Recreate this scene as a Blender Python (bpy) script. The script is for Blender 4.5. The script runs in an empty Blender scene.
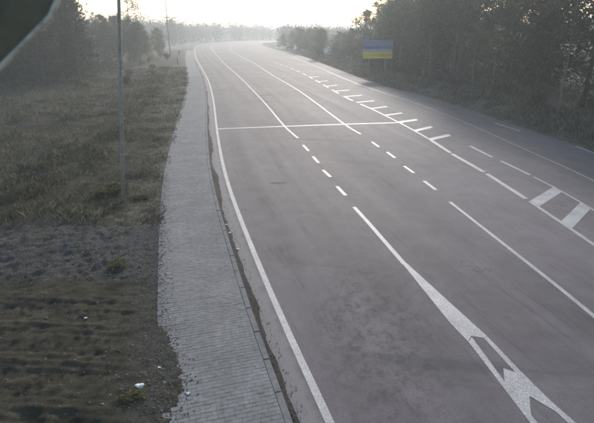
import bpy, math, random
import numpy as np
from mathutils import Vector, Matrix

R = math.radians
scene = bpy.context.scene
COL = scene.collection
rng = np.random.default_rng(7)
random.seed(7)

# ------------------------------------------------------------------ camera
CAM_H = 6.5
PITCH = math.atan((211.5 - 32.0) / 470.0)
cd = bpy.data.cameras.new('camera')
cam = bpy.data.objects.new('camera', cd)
COL.objects.link(cam)
cam.location = (0, 0, CAM_H)
cam.rotation_euler = (math.pi / 2 - PITCH, 0, 0)
cd.sensor_width = 36.0
cd.lens = 36.0 * 470.0 / 594.0
cd.clip_start = 0.02
cd.clip_end = 6000
cd.dof.use_dof = True
cd.dof.focus_distance = 30.0
cd.dof.aperture_fstop = 7
scene.camera = cam

# ------------------------------------------------------------------ sky, sun, exposure
SUN_AZ, SUN_EL = R(8), R(23)          # azimuth from +Y towards +X
world = bpy.data.worlds.new('World')
scene.world = world
world.use_nodes = True
wn = world.node_tree
sky = wn.nodes.new('ShaderNodeTexSky')
sky.sky_type = 'NISHITA'
sky.sun_disc = False
sky.sun_elevation = SUN_EL
sky.sun_rotation = SUN_AZ
sky.altitude = 100
sky.air_density = 1.2
sky.dust_density = 1.6
sky.ozone_density = 1.0
wn.links.new(sky.outputs['Color'], wn.nodes['Background'].inputs['Color'])
wn.nodes['Background'].inputs['Strength'].default_value = 0.15
sl = bpy.data.lights.new('sun', 'SUN')
sl.energy = 2.2
sl.angle = R(9.0)
sl.color = (1.0, 0.95, 0.90)
sun = bpy.data.objects.new('sun', sl)
COL.objects.link(sun)
sdir = Vector((math.sin(SUN_AZ) * math.cos(SUN_EL), math.cos(SUN_AZ) * math.cos(SUN_EL), math.sin(SUN_EL)))
sun.rotation_euler = sdir.to_track_quat('Z', 'Y').to_euler()
sun.location = (0, 0, 60)
scene.view_settings.view_transform = 'Standard'
scene.view_settings.look = 'None'
scene.view_settings.exposure = 0.75
scene.view_settings.gamma = 1.0
scene.cycles.use_denoising = True
scene.cycles.max_bounces = 5
scene.cycles.diffuse_bounces = 3
scene.cycles.transmission_bounces = 3
scene.cycles.volume_bounces = 0
scene.cycles.sample_clamp_indirect = 4.0
scene.cycles.filter_width = 2.0

# ------------------------------------------------------------------ helpers
def link(o, parent=None):
    COL.objects.link(o)
    if parent is not None:
        o.parent = parent
    return o

def tag(o, label=None, cat=None, group=None, kind=None):
    if label: o['label'] = label
    if cat: o['category'] = cat
    if group: o['group'] = group
    if kind: o['kind'] = kind
    return o

def np_mesh(name, V, F, mat=None, smooth=False):
    """V (n,3), F (m,k) all faces with the same k."""
    V = np.asarray(V, np.float32); F = np.asarray(F, np.int32)
    m = bpy.data.meshes.new(name)
    k = F.shape[1]
    m.vertices.add(len(V)); m.vertices.foreach_set('co', V.ravel())
    m.loops.add(F.size); m.loops.foreach_set('vertex_index', F.ravel())
    m.polygons.add(len(F))
    m.polygons.foreach_set('loop_start', np.arange(0, F.size, k, dtype=np.int32))
    m.polygons.foreach_set('loop_total', np.full(len(F), k, np.int32))
    m.update(calc_edges=True)
    m.polygons.foreach_set('use_smooth', np.full(len(F), bool(smooth)))
    if mat: m.materials.append(mat)
    return m

def py_mesh(name, V, F, mat=None, smooth=False):
    m = bpy.data.meshes.new(name)
    m.from_pydata([tuple(v) for v in V], [], F)
    m.update()
    if smooth:
        for p in m.polygons: p.use_smooth = True
    if mat: m.materials.append(mat)
    return m

def mesh_obj(name, mesh, parent=None):
    return link(bpy.data.objects.new(name, mesh), parent)

def empty(name, loc=(0, 0, 0), rz=0.0):
    o = bpy.data.objects.new(name, None)
    o.location = loc; o.rotation_euler = (0, 0, rz)
    o.empty_display_size = 0.2
    return link(o)

class MB:
    def __init__(s): s.V, s.F = [], []
    def box(s, c, d, rot=None, ch=0.0):
        x, y, z = [a / 2 for a in d]
        n = len(s.V)
        if ch <= 0:
            P = [(-x,-y,-z),(x,-y,-z),(x,y,-z),(-x,y,-z),(-x,-y,z),(x,-y,z),(x,y,z),(-x,y,z)]
            Q = [(0,3,2,1),(4,5,6,7),(0,1,5,4),(1,2,6,5),(2,3,7,6),(3,0,4,7)]
        else:
            P = [(-x,-y,-z),(x,-y,-z),(x,y,-z),(-x,y,-z),(-x,-y,z-ch),(x,-y,z-ch),(x,y,z-ch),(-x,y,z-ch),
                 (-x+ch,-y+ch,z),(x-ch,-y+ch,z),(x-ch,y-ch,z),(-x+ch,y-ch,z)]
            Q = [(0,3,2,1),(0,1,5,4),(1,2,6,5),(2,3,7,6),(3,0,4,7),(4,5,9,8),(5,6,10,9),(6,7,11,10),(7,4,8,11),(8,9,10,11)]
        for p in P:
            v = Vector(p)
            if rot is not None: v = rot @ v
            s.V.append(v + Vector(c))
        s.F += [tuple(n + i for i in q) for q in Q]
        return s
    def tube(s, pts, rad, sides=8, cap=True, ref=None):
        pts = [Vector(p) for p in pts]
        n0 = len(s.V)
        for i, p in enumerate(pts):
            t = (pts[min(i+1, len(pts)-1)] - pts[max(i-1, 0)]).normalized()
            a = t.orthogonal().normalized() if abs(t.z) < 0.95 else Vector((1,0,0))
            if ref is not None: a = ref
            a = (a - t * a.dot(t)).normalized()
            b = t.cross(a)
            r = rad[i] if isinstance(rad, (list, tuple)) else rad
            for k in range(sides):
                an = 2 * math.pi * k / sides
                s.V.append(p + (a * math.cos(an) + b * math.sin(an)) * r)
        for i in range(len(pts)-1):
            for k in range(sides):
                k2 = (k+1) % sides
                s.F.append((n0+i*sides+k, n0+i*sides+k2, n0+(i+1)*sides+k2, n0+(i+1)*sides+k))
        if cap:
            s.F.append(tuple(n0+k for k in reversed(range(sides))))
            s.F.append(tuple(n0+(len(pts)-1)*sides+k for k in range(sides)))
        return s
    def build(s, name, mat, parent=None, smooth=False):
        return mesh_obj(name, py_mesh(name, s.V, s.F, mat, smooth), parent)
    def mesh(s, name, mat, smooth=False):
        return py_mesh(name, s.V, s.F, mat, smooth)

def resample(P, step=None, n=None, smooth=True):
    """Catmull-Rom through P then even spacing."""
    P = np.array(P, float)
    if smooth and len(P) > 2:
        Q = np.vstack([2*P[0]-P[1], P, 2*P[-1]-P[-2]])
        out = []
        for i in range(1, len(Q)-2):
            p0, p1, p2, p3 = Q[i-1], Q[i], Q[i+1], Q[i+2]
            t = np.linspace(0, 1, 24, endpoint=False)[:, None]
            out.append(0.5*((2*p1)+(-p0+p2)*t+(2*p0-5*p1+4*p2-p3)*t**2+(-p0+3*p1-3*p2+p3)*t**3))
        out.append(P[-1:])
        C = np.vstack(out)
    else:
        C = P
    s = np.r_[0, np.cumsum(np.hypot(*np.diff(C[:, :2], axis=0).T))]
    if n is None: n = max(2, int(s[-1] / step) + 1)
    u = np.linspace(0, s[-1], n)
    return np.c_[np.interp(u, s, C[:, 0]), np.interp(u, s, C[:, 1])]

def blur_line(P, k):
    for _ in range(k):
        P = np.vstack([P[:1], (P[:-2] + 2*P[1:-1] + P[2:]) / 4, P[-1:]])
    return P

def normals2d(P):
    T = np.gradient(P, axis=0)
    T /= np.linalg.norm(T, axis=1)[:, None] + 1e-9
    return np.c_[T[:, 1], -T[:, 0]]        # to the right of travel

def offset(P, d):
    return P + normals2d(P) * np.asarray(d)[..., None] if np.ndim(d) else P + normals2d(P) * d

# value noise in numpy
_perm = np.random.default_rng(3).random((256, 256))
def vnoise(x, y):
    xi, yi = np.floor(x).astype(int), np.floor(y).astype(int)
    fx, fy = x - xi, y - yi
    fx, fy = fx*fx*(3-2*fx), fy*fy*(3-2*fy)
    g = lambda a, b: _perm[a & 255, b & 255]
    return (g(xi, yi)*(1-fx)+g(xi+1, yi)*fx)*(1-fy) + (g(xi, yi+1)*(1-fx)+g(xi+1, yi+1)*fx)*fy
def fbm(x, y, o=4):
    v, a, t = 0, 1, 0
    for i in range(o):
        v = v + a*vnoise(x*2**i+17*i, y*2**i+31*i); t += a; a *= 0.5
    return v/t
def sstep(a, b, x):
    t = np.clip((x-a)/(b-a), 0, 1)
    return t*t*(3-2*t)

# ------------------------------------------------------------------ materials
class NT:
    def __init__(s, name):
        s.m = bpy.data.materials.new(name); s.m.use_nodes = True
        s.t = s.m.node_tree; s.b = s.t.nodes['Principled BSDF']
        s.b.inputs['Specular IOR Level'].default_value = 0.3
    def n(s, typ, **k):
        nd = s.t.nodes.new(typ)
        for a, v in k.items(): setattr(nd, a, v)
        return nd
    def l(s, a, b): s.t.links.new(a, b)
    def coord(s, scale=(1, 1, 1), which='Object'):
        tc = s.n('ShaderNodeTexCoord'); mp = s.n('ShaderNodeMapping')
        mp.inputs['Scale'].default_value = scale
        s.l(tc.outputs[which], mp.inputs['Vector'])
        return mp.outputs['Vector']
    def noise(s, vec, scale, detail=4, rough=0.6, dist=0.0):
        nd = s.n('ShaderNodeTexNoise')
        nd.inputs['Scale'].default_value = scale; nd.inputs['Detail'].default_value = detail
        nd.inputs['Roughness'].default_value = rough; nd.inputs['Distortion'].default_value = dist
        if vec is not None: s.l(vec, nd.inputs['Vector'])
        return nd.outputs['Fac']
    def ramp(s, fac, stops):
        r = s.n('ShaderNodeValToRGB'); e = r.color_ramp.elements
        while len(e) < len(stops): e.new(0.5)
        for i, (p, c) in enumerate(stops):
            e[i].position = p
            e[i].color = (c, c, c, 1) if np.isscalar(c) else (*c, 1)
        s.l(fac, r.inputs['Fac'])
        return r.outputs['Color']
    def mix(s, fac, a, b, mode='MIX'):
        x = s.n('ShaderNodeMix', data_type='RGBA', blend_type=mode)
        for sock, v in ((x.inputs[0], fac), (x.inputs[6], a), (x.inputs[7], b)):
            if isinstance(v, (int, float)): sock.default_value = v
            elif isinstance(v, tuple): sock.default_value = (*v, 1)
            else: s.l(v, sock)
        return x.outputs[2]
    def bump(s, h, strength, dist=0.02):
        b = s.n('ShaderNodeBump'); b.inputs['Strength'].default_value = strength
        b.inputs['Distance'].default_value = dist
        s.l(h, b.inputs['Height']); s.l(b.outputs['Normal'], s.b.inputs['Normal'])
    def col(s, c):
        if isinstance(c, tuple): s.b.inputs['Base Color'].default_value = (*c, 1)
        else: s.l(c, s.b.inputs['Base Color'])
    def rough(s, r):
        if isinstance(r, (int, float)): s.b.inputs['Roughness'].default_value = r
        else: s.l(r, s.b.inputs['Roughness'])
    def attr(s, name):
        a = s.n('ShaderNodeAttribute'); a.attribute_name = name
        return a

def mat_plain(name, c, rough=0.7, var=0.25, scale=6.0, metallic=0.0, bump=0.0):
    t = NT(name); v = t.coord()
    f = t.noise(v, scale, 5)
    t.col(t.ramp(f, [(0.3, tuple(x*(1-var) for x in c)), (0.7, tuple(min(1, x*(1+var)) for x in c))]))
    t.rough(rough); t.b.inputs['Metallic'].default_value = metallic
    if bump: t.bump(t.noise(v, scale*6, 3), bump)
    return t.m

def mat_asphalt():
    t = NT('asphalt')
    v = t.coord(); uv = t.coord((1, 1, 1), 'UV')
    base = t.ramp(t.noise(v, 0.16, 5, 0.6), [(0.3, (0.115, 0.100, 0.103)), (0.7, (0.156, 0.137, 0.140))])
    # long streaks along the driving direction (tyre polish, dust)
    st = t.noise(t.coord((1.0, 0.035, 1), 'UV'), 1.1, 4, 0.6)
    base = t.mix(0.75, base, t.ramp(st, [(0.3, 0.78), (0.72, 1.18)]), 'MULTIPLY')
    # fine aggregate
    base = t.mix(0.7, base, t.ramp(t.noise(v, 1.3, 7, 0.75), [(0.3, 0.78), (0.7, 1.22)]), 'MULTIPLY')
    base = t.mix(0.8, base, t.ramp(t.noise(v, 38, 4, 0.8), [(0.3, 0.55), (0.72, 1.42)]), 'MULTIPLY')
    # oily stains, blotchy, stretched along the lane
    sn = t.noise(t.coord((2.6, 0.22, 1), 'UV'), 0.75, 8, 0.78, 0.0)
    base = t.mix(t.ramp(sn, [(0.54, 0.0), (0.70, 0.6)]), base, (0.045, 0.040, 0.041))
    # wheel tracks (u is metres from the kerb)
    su = t.n('ShaderNodeSeparateXYZ'); t.l(t.coord((1/16., 1, 1), 'UV'), su.inputs[0])
    wt = t.ramp(su.outputs[0], [(0.0, 1.0), (1.0/16, 1.0), (1.9/16, .74), (2.8/16, 1.06), (3.9/16, .74), (5.1/16, 1.06), (6.4/16, .78), (7.3/16, 1.04), (8.3/16, .78), (9.6/16, 1.05), (16/16., 1.0)])
    base = t.mix(t.ramp(t.noise(v, 0.5, 4), [(0.3, 0.25), (0.7, 1.0)]), base, t.mix(1.0, base, wt, 'MULTIPLY'))
    # cracks
    wv = t.n('ShaderNodeMixRGB'); wv.blend_type = 'ADD'; wv.inputs[0].default_value = 0.9
    nz = t.n('ShaderNodeTexNoise'); nz.inputs['Scale'].default_value = 1.6; nz.inputs['Detail'].default_value = 6
    t.l(v, nz.inputs['Vector']); t.l(v, wv.inputs[1]); t.l(nz.outputs['Color'], wv.inputs[2])
    vo = t.n('ShaderNodeTexVoronoi'); vo.feature = 'DISTANCE_TO_EDGE'; vo.inputs['Scale'].default_value = 0.22
    t.l(wv.outputs[0], vo.inputs['Vector'])
    ck = t.mix(1.0, t.ramp(vo.outputs['Distance'], [(0.0, 1.0), (0.0045, 0.0)]), t.ramp(t.noise(v, 0.25, 2), [(0.50, 0.0), (0.64, 0.45)]), 'MULTIPLY')
    base = t.mix(ck, base, (0.03, 0.028, 0.028))
    # damp-looking sealed repair bands across the road
    sn2 = t.noise(t.coord((0.10, 0.6, 1), 'UV'), 0.55, 5, 0.65)
    base = t.mix(t.ramp(sn2, [(0.60, 0.0), (0.68, 0.45)]), base, (0.045, 0.045, 0.049))
    # oil and tyre grime, spattered, in the lane where vehicles brake and wait
    mp = t.n('ShaderNodeMapping'); mp.inputs['Location'].default_value = (-0.95, -2.0, 0); mp.inputs['Scale'].default_value = (0.50, 0.21, 0)
    tc = t.n('ShaderNodeTexCoord'); t.l(tc.outputs['Object'], mp.inputs['Vector'])
    gr = t.n('ShaderNodeTexGradient'); gr.gradient_type = 'SPHERICAL'; t.l(mp.outputs['Vector'], gr.inputs['Vector'])
    bl = t.ramp(t.noise(t.coord((1.3, 1, 1)), 2.6, 9, 0.82), [(0.46, 0.0), (0.60, 1.0)])
    gm_ = t.mix(1.0, bl, t.ramp(gr.outputs['Fac'], [(0.05, 0.0), (0.6, 0.75)]), 'MULTIPLY')
    base = t.mix(gm_, base, (0.045, 0.040, 0.040))
    # pale road dust gathered along the kerb (u is metres from the kerb)
    sx = t.n('ShaderNodeSeparateXYZ'); t.l(uv, sx.inputs[0])
    ed = t.n('ShaderNodeMath', operation='ADD'); t.l(sx.outputs[0], ed.inputs[0])
    nn = t.n('ShaderNodeMath', operation='MULTIPLY_ADD'); t.l(t.noise(v, 2.2, 5), nn.inputs[0])
    nn.inputs[1].default_value = 0.5; nn.inputs[2].default_value = -0.25
    t.l(nn.outputs[0], ed.inputs[1])
    dust = t.ramp(ed.outputs[0], [(0.02, 0.0), (0.16, 0.9), (0.46, 0.9), (0.66, 0.0)])
    dcol = t.ramp(t.noise(v, 30, 5, .8), [(0.3, (0.13, 0.12, 0.115)), (0.7, (0.25, 0.235, 0.225))])
    base = t.mix(dust, base, dcol)
    # gritty specks
    sp = t.noise(v, 26, 2, 0.5)
    base = t.mix(t.ramp(sp, [(0.72, 0.0), (0.77, 0.6)]), base, (0.24, 0.23, 0.22))
    t.col(base)
    t.rough(t.ramp(st, [(0.3, 0.74), (0.7, 0.82)])); t.b.inputs['Specular IOR Level'].default_value = 0.16
    t.bump(t.noise(v, 90, 3, 0.7), 0.35, 0.01)
    return t.m

def mat_paint(name='road_paint', k=1.0):
    t = NT(name); v = t.coord()
    w = t.noise(v, 26, 6, 0.8)
    c = t.mix(t.ramp(w, [(0.38, 0.95), (0.58, 0.0)]), (0.43*k, 0.415*k, 0.405*k), (0.19, 0.175, 0.178))
    c = t.mix(0.5, c, t.ramp(t.noise(v, 1.4, 6, .7), [(0.32, 0.45), (0.62, 1.1)]), 'MULTIPLY')
    t.col(c); t.rough(0.6)
    t.bump(t.noise(v, 80, 3), 0.2, 0.01)
    return t.m

def mat_ground():
    t = NT('ground'); v = t.coord()
    a = t.attr('zone')
    sp = t.n('ShaderNodeSeparateColor'); t.l(a.outputs['Color'], sp.inputs[0])
    soil = t.ramp(t.noise(v, 3.0, 8, 0.7), [(0.3, (0.034, 0.030, 0.021)), (0.55, (0.074, 0.066, 0.046)), (0.75, (0.13, 0.117, 0.088))])
    grav = t.ramp(t.noise(v, 14.0, 5, 0.75), [(0.3, (0.042, 0.039, 0.035)), (0.55, (0.096, 0.089, 0.080)), (0.72, (0.20, 0.19, 0.175))])
    gras = t.ramp(t.noise(v, 1.6, 7, 0.7), [(0.3, (0.024, 0.023, 0.014)), (0.55, (0.052, 0.049, 0.031)), (0.75, (0.11, 0.10, 0.068))])
    dry = t.ramp(t.noise(v, 2.5, 7, 0.7), [(0.3, (0.09, 0.08, 0.055)), (0.6, (0.19, 0.175, 0.13)), (0.8, (0.28, 0.26, 0.21))])
    nz = t.noise(v, 2.0, 6, 0.7)
    def edge(ch):
        m = t.n('ShaderNodeMath', operation='ADD'); t.l(ch, m.inputs[0]); t.l(nz, m.inputs[1])
        return t.ramp(m.outputs[0], [(0.85, 0.0), (1.0, 1.0)]) if False else t.ramp_add(m.outputs[0])
    t.ramp_add = lambda s: t.ramp(t_half(t, s), [(0.42, 0.0), (0.62, 1.0)])
    c = t.mix(edge(sp.outputs[0]), gras, soil)
    c = t.mix(edge(sp.outputs[1]), c, grav)
    c = t.mix(edge(sp.outputs[2]), c, dry)
    # fine crumbs
    c = t.mix(0.8, c, t.ramp(t.noise(v, 34, 7, 0.85), [(0.3, 0.35), (0.7, 1.65)]), 'MULTIPLY')
    t.col(c); t.rough(0.95); t.b.inputs['Specular IOR Level'].default_value = 0.1
    t.bump(t.noise(v, 26, 7, 0.8), 1.0, 0.06)
    return t.m
def t_half(t, s):
    m = t.n('ShaderNodeMath', operation='MULTIPLY'); t.l(s, m.inputs[0]); m.inputs[1].default_value = 0.5
    return m.outputs[0]

def mat_concrete(name, a, b, fine=40):
    t = NT(name); v = t.coord((1, 1, 1)); g = t.n('ShaderNodeNewGeometry')
    c = t.ramp(t.noise(g.outputs['Position'], 0.9, 7, 0.7), [(0.3, a), (0.7, b)])
    c = t.mix(0.6, c, t.ramp(t.noise(g.outputs['Position'], 7.0, 2, 0.5), [(0.3, 0.7), (0.7, 1.25)]), 'MULTIPLY')
    c = t.mix(0.7, c, t.ramp(t.noise(g.outputs['Position'], fine, 3, 0.7), [(0.3, 0.7), (0.7, 1.25)]), 'MULTIPLY')
    t.col(c); t.rough(0.9)
    t.bump(t.noise(g.outputs['Position'], 60, 3), 0.4, 0.01)
    return t.m

def mat_leaf(name, c1, c2, c3, trans=0.35):
    t = NT(name)
    g = t.n('ShaderNodeNewGeometry'); oi = t.n('ShaderNodeObjectInfo')
    c = t.ramp(g.outputs['Random Per Island'], [(0.0, c1), (0.5, c2), (1.0, c3)])
    c = t.mix(0.8, c, t.ramp(t.noise(t.coord(), 0.9, 3), [(0.3, 0.5), (0.7, 1.5)]), 'MULTIPLY')
    c = t.mix(0.8, c, t.ramp(oi.outputs['Random'], [(0.0, 0.6), (1.0, 1.3)]), 'MULTIPLY')
    t.col(c); t.rough(0.7); t.b.inputs['Specular IOR Level'].default_value = 0.15
    tr = t.n('ShaderNodeBsdfTranslucent'); t.l(c, tr.inputs['Color'])
    mx = t.n('ShaderNodeMixShader'); mx.inputs[0].default_value = trans
    t.l(t.b.outputs[0], mx.inputs[1]); t.l(tr.outputs[0], mx.inputs[2])
    t.l(mx.outputs[0], t.t.nodes['Material Output'].inputs['Surface'])
    return t.m

def mat_bark(name, a, b, scale=(6, 6, 1.2)):
    t = NT(name); v = t.coord(scale)
    f = t.noise(v, 3, 6, 0.7)
    t.col(t.ramp(f, [(0.35, a), (0.65, b)])); t.rough(0.95)
    t.bump(f, 0.6, 0.03)
    return t.m

M = {}
M['asphalt'] = mat_asphalt()
M['paint'] = mat_paint()
M['paint_old'] = mat_paint('old_road_paint', 0.68)
M['ground'] = mat_ground()
M['bed'] = mat_concrete('paver_bed', (0.10, 0.097, 0.097), (0.155, 0.15, 0.147))
M['paver'] = mat_concrete('paver_concrete', (0.140, 0.135, 0.131), (0.215, 0.207, 0.20))
M['far_paver'] = mat_concrete('far_paver_concrete', (0.125, 0.122, 0.123), (0.185, 0.181, 0.18))
M['kerb'] = mat_concrete('kerb_concrete', (0.11, 0.107, 0.106), (0.18, 0.175, 0.17))
M['dirt'] = mat_plain('gutter_dirt', (0.028, 0.025, 0.022), 0.95, 0.5, 9, bump=0.6)
M['crumb'] = mat_plain('soil_crumb', (0.105, 0.092, 0.07), 0.95, 0.5, 5)
M['stone'] = mat_plain('gravel_stone', (0.13, 0.122, 0.112), 0.9, 0.5, 3)
M['grass'] = mat_leaf('grass_blades', (0.034, 0.034, 0.016), (0.070, 0.064, 0.034), (0.14, 0.125, 0.078), 0.22)
M['drygrass'] = mat_leaf('dry_grass_blades', (0.08, 0.070, 0.045), (0.155, 0.138, 0.095), (0.26, 0.24, 0.185), 0.25)
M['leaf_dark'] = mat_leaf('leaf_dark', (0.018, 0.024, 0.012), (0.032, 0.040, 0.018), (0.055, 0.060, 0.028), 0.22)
M['leaf_olive'] = mat_leaf('leaf_olive', (0.030, 0.038, 0.014), (0.054, 0.066, 0.023), (0.10, 0.105, 0.042), 0.42)
M['leaf_pale'] = mat_leaf('leaf_pale', (0.07, 0.075, 0.035), (0.12, 0.12, 0.05), (0.18, 0.165, 0.08), 0.45)
M['bark'] = mat_bark('bark_dark', (0.035, 0.028, 0.022), (0.09, 0.075, 0.06))
M['bark_pine'] = mat_bark('bark_pine', (0.05, 0.038, 0.03), (0.11, 0.08, 0.06))
M['bark_pale'] = mat_bark('bark_pale', (0.08, 0.077, 0.07), (0.20, 0.195, 0.18), (3, 3, 5))
M['galv'] = mat_plain('galvanised_steel', (0.30, 0.30, 0.30), 0.55, 0.2, 12, 0.4)
M['polec'] = mat_concrete('pole_concrete', (0.19, 0.172, 0.145), (0.28, 0.255, 0.215))
M['white'] = mat_plain('white_enamel', (0.70, 0.70, 0.68), 0.45, 0.08, 5)
M['black'] = mat_plain('black_rubber', (0.03, 0.03, 0.03), 0.6, 0.2, 8)
M['hood'] = mat_plain('hood_olive_paint', (0.115, 0.098, 0.062), 0.7, 0.2, 14, bump=0.05)
M['rim'] = mat_plain('hood_rim_edge_light', (0.42, 0.38, 0.31), 0.5, 0.35, 60, bump=0.2)  # pale colour stands for light caught along the hood's edge
M['litter'] = mat_plain('white_plastic', (0.55, 0.55, 0.55), 0.5, 0.1, 8)

# ------------------------------------------------------------------ road lines in metres (x right, y ahead of the mast)
EDGE = [(6.6,-14),(2.5,0),(0.59,6.47),(0.06,8.26),(-0.56,10.34),(-1.31,13.22),(-2.35,17.18),(-3.68,22.88),(-5.62,32.88),(-8.86,50.56),
        (-12.9,70.45),(-19.08,97.5),(-28.1,137.5),(-41.7,203.4),(-50,250),(-54,300),(-50,350),(-33,400),(0,432),(60,455),(160,470)]
VERGE = [(16.0,-14),(17.2,4),(17.5,16),(17.25,26.7),(16.9,29.9),(16.3,34.4),(15.4,42.4),(13.6,53.1),(10.9,63.6),(7.9,88),(1.2,145),
         (-7,190),(-13,225),(-18,262),(-20,300),(-14,338),(2,368),(40,395),(150,415)]
edgeP = blur_line(resample(EDGE, step=0.5), 30)
vergeP = blur_line(resample(VERGE, step=0.5), 30)
kerbP = offset(edgeP, -0.66)          # right face of the kerb
def at_y(P, y):
    Q = P[P[:, 1] <= 300]
    Q = Q[np.argsort(Q[:, 1])]
    return np.interp(y, Q[:, 1], Q[:, 0])
SW = 2.10                             # width of the paved walk
swR = offset(edgeP, -0.80)
swL = offset(edgeP, -0.80 - SW)

# ------------------------------------------------------------------ road
def ribbon(name, A, B, mat, z=0.0, n=None, cols=1):
    n = n or max(len(A), len(B))
    A = resample(A, n=n, smooth=False); B = resample(B, n=n, smooth=False)
    ts = np.linspace(0, 1, cols+1)
    P = A[:, None, :]*(1-ts)[None, :, None] + B[:, None, :]*ts[None, :, None]
    zz = z if np.ndim(z) else np.full(P.shape[:2], z)
    V = np.concatenate([P, zz[..., None]], 2).reshape(-1, 3)
    i = np.arange(n-1)[:, None]*(cols+1) + np.arange(cols)[None, :]
    F = np.stack([i, i+1, i+cols+2, i+cols+1], -1).reshape(-1, 4)
    m = np_mesh(name, V, F, mat)
    s = np.r_[0, np.cumsum(np.hypot(*np.diff(A, axis=0).T))]
    w = np.hypot(*(B-A).T)
    UV = np.stack([ts[None, :]*w[:, None], np.repeat(s[:, None], cols+1, 1)], -1).reshape(-1, 2)
    uvl = m.uv_layers.new(name='UVMap')
    li = np.empty(len(m.loops), np.int32); m.loops.foreach_get('vertex_index', li)
    uvl.data.foreach_set('uv', UV[li].astype(np.float32).ravel())
    return m

road = mesh_obj('road', ribbon('road', kerbP, vergeP, M['asphalt'], 0.0, 700, 12))
tag(road, kind='structure')

def line(name, pts, w, parent=road, z=0.004, smooth=True, step=0.6, mat='paint'):
    P = resample(pts, step=step, smooth=smooth)
    if len(P) > 12: P = blur_line(P, 6)
    # slightly uneven hand-laid edges
    wl = w/2*(1+0.10*(fbm(P[:, 0]*2, P[:, 1]*2, 2)-0.5)); wr = w/2*(1+0.10*(fbm(P[:, 0]*2+40, P[:, 1]*2, 2)-0.5))
    return mesh_obj(name, ribbon(name, offset(P, -wl), offset(P, wr), M[mat], z, len(P)), parent)

def poly(name, pts, parent=road, z=0.004, mat='paint'):
    return mesh_obj(name, py_mesh(name, [(x, y, z) for x, y in pts], [tuple(range(len(pts)))], M[mat]), parent)

line('edge_line', edgeP[20:].tolist(), 0.16, smooth=False)
MID_FAR = [(-45,290),(-42,245),(-33,194),(-18.9,122.5),(-8.9,75.3),(-3.58,49.0),(-0.97,34.9),(0.07,30.5)]
line('lane_line', MID_FAR, 0.15)
for a, b in (((0.37,28.5),(0.68,26.93)),((0.89,25.63),(1.15,24.24)),((1.31,22.88),(1.61,21.66)),((1.8,20.19),(2.07,18.93))):
    line('lane_dash', [a, b], 0.16, smooth=False)
line('lane_line', [(2.27,17.52),(2.62,15.8),(3.22,12.60)], 0.15, smooth=False)
RIGHT_FAR = [(-35,285),(-32.5,245),(-25,187),(-16.6,143),(-10.3,113),(-4.0,78.9),(0.25,56.9),(3.61,35.3),(4.35,31.8)]
line('lane_line', RIGHT_FAR, 0.15)
for a, b in (((4.74,29.34),(4.96,27.96)),((5.22,26.69),(5.41,25.3)),((5.56,23.64),(5.77,22.34)),((5.93,21.01),(6.12,19.67))):
    line('lane_dash', [a, b], 0.16, smooth=False)
line('lane_line', [(6.26,18.11),(6.62,15.3),(6.9,13.08),(7.28,9.84),(7.6,4),(7.7,-6)], 0.13)
line('stop_line', [(-5.78,33.6),(-0.97,34.6),(3.61,35.45),(8.2,36.2)], 0.30, z=0.005)
# splitter nose: filled taper, two legs and a chevron
poly('splitter_fill', [(3.16,12.66),(3.66,9.55),(3.85,8.81),(3.98,9.03),(4.24,8.96),(4.35,9.01),(4.03,10.11),(3.30,12.66)], z=0.005)
poly('splitter_leg', [(3.85,8.80),(4.15,6.47),(4.35,4.8),(4.48,4.8),(4.28,6.47),(4.13,7.52),(3.985,8.99)], z=0.006)
poly('splitter_leg', [(4.245,8.95),(4.35,9.0),(4.58,7.87),(4.79,6.98),(5.02,6.3),(5.4,5.2),(5.27,5.2),(4.88,6.3),(4.67,6.95),(4.46,7.81)], z=0.006)
poly('chevron', [(4.27,7.93),(4.47,7.79),(4.675,6.945),(4.80,6.66),(4.44,7.13),(4.225,6.60),(4.12,7.5)], z=0.007)
# painted island towards the oncoming side
ISL_L = [(-14,150),(-4,107),(0.4,85),(3.0,67.5),(5.14,51.4),(6.96,41.8),(7.81,36.4),(8.29,32.9),(8.60,30.0)]
ISL_R = [(-10.5,150),(-1.5,107),(2.6,82),(5.0,65),(7.07,53.1),(8.51,43.6),(9.08,40.2),(9.52,37.4),(9.89,34.4),(10.30,31.5)]
isl = resample(ISL_L, step=0.5)
for y0 in range(112, 44, -6):
    a = at_y(isl, np.array([y0, y0-2.5, y0-3.6]))
    line('island_dash', [(a[0], y0), (a[1], y0-2.5), (a[2], y0-3.6)], 0.20, z=0.005, mat='paint_old')
line('island_line', [(6.6,43.8)]+ISL_L[5:], 0.16, mat='paint_old')
for a, b, w in (((8.62,29.9),(8.83,26.5),.23),((8.845,26.25),(9.285,22.55),.23),((9.315,22.2),(9.55,18.5),.23)):
    line('island_dash', [a, b], w, smooth=False)
line('island_line', [(9.56,18.2),(9.66,15.7),(9.72,13.9),(9.7,9),(9.2,0)], 0.15)
for a, b in (((10.56,28.2),(10.85,25.5)),((11.0,24.65),(11.34,22.0))):
    line('island_dash', [a, b], 0.18, smooth=False)
line('island_line', [(11.36,21.7),(11.55,19.8),(11.6,17.8),(11.5,13),(11.0,4)], 0.10)
islr = resample(ISL_R, step=0.5)
def stripe(a, b, w, mat='paint'):
    d = Vector((b[0]-a[0], b[1]-a[1])).normalized()
    poly('hatch_stripe', [(a[0], a[1]-w/2), (b[0], b[1]-w/2), (b[0], b[1]+w/2), (a[0], a[1]+w/2)], z=0.006, mat=mat)
for a, b, w in (((8.58,30.05),(10.32,31.5),.62),((8.26,32.9),(9.89,34.4),.6),((7.81,36.3),(9.52,37.4),.6),
                ((9.62,17.9),(11.57,19.8),.72),((9.66,15.6),(11.58,17.7),.72)):
    stripe(a, b, w)
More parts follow.
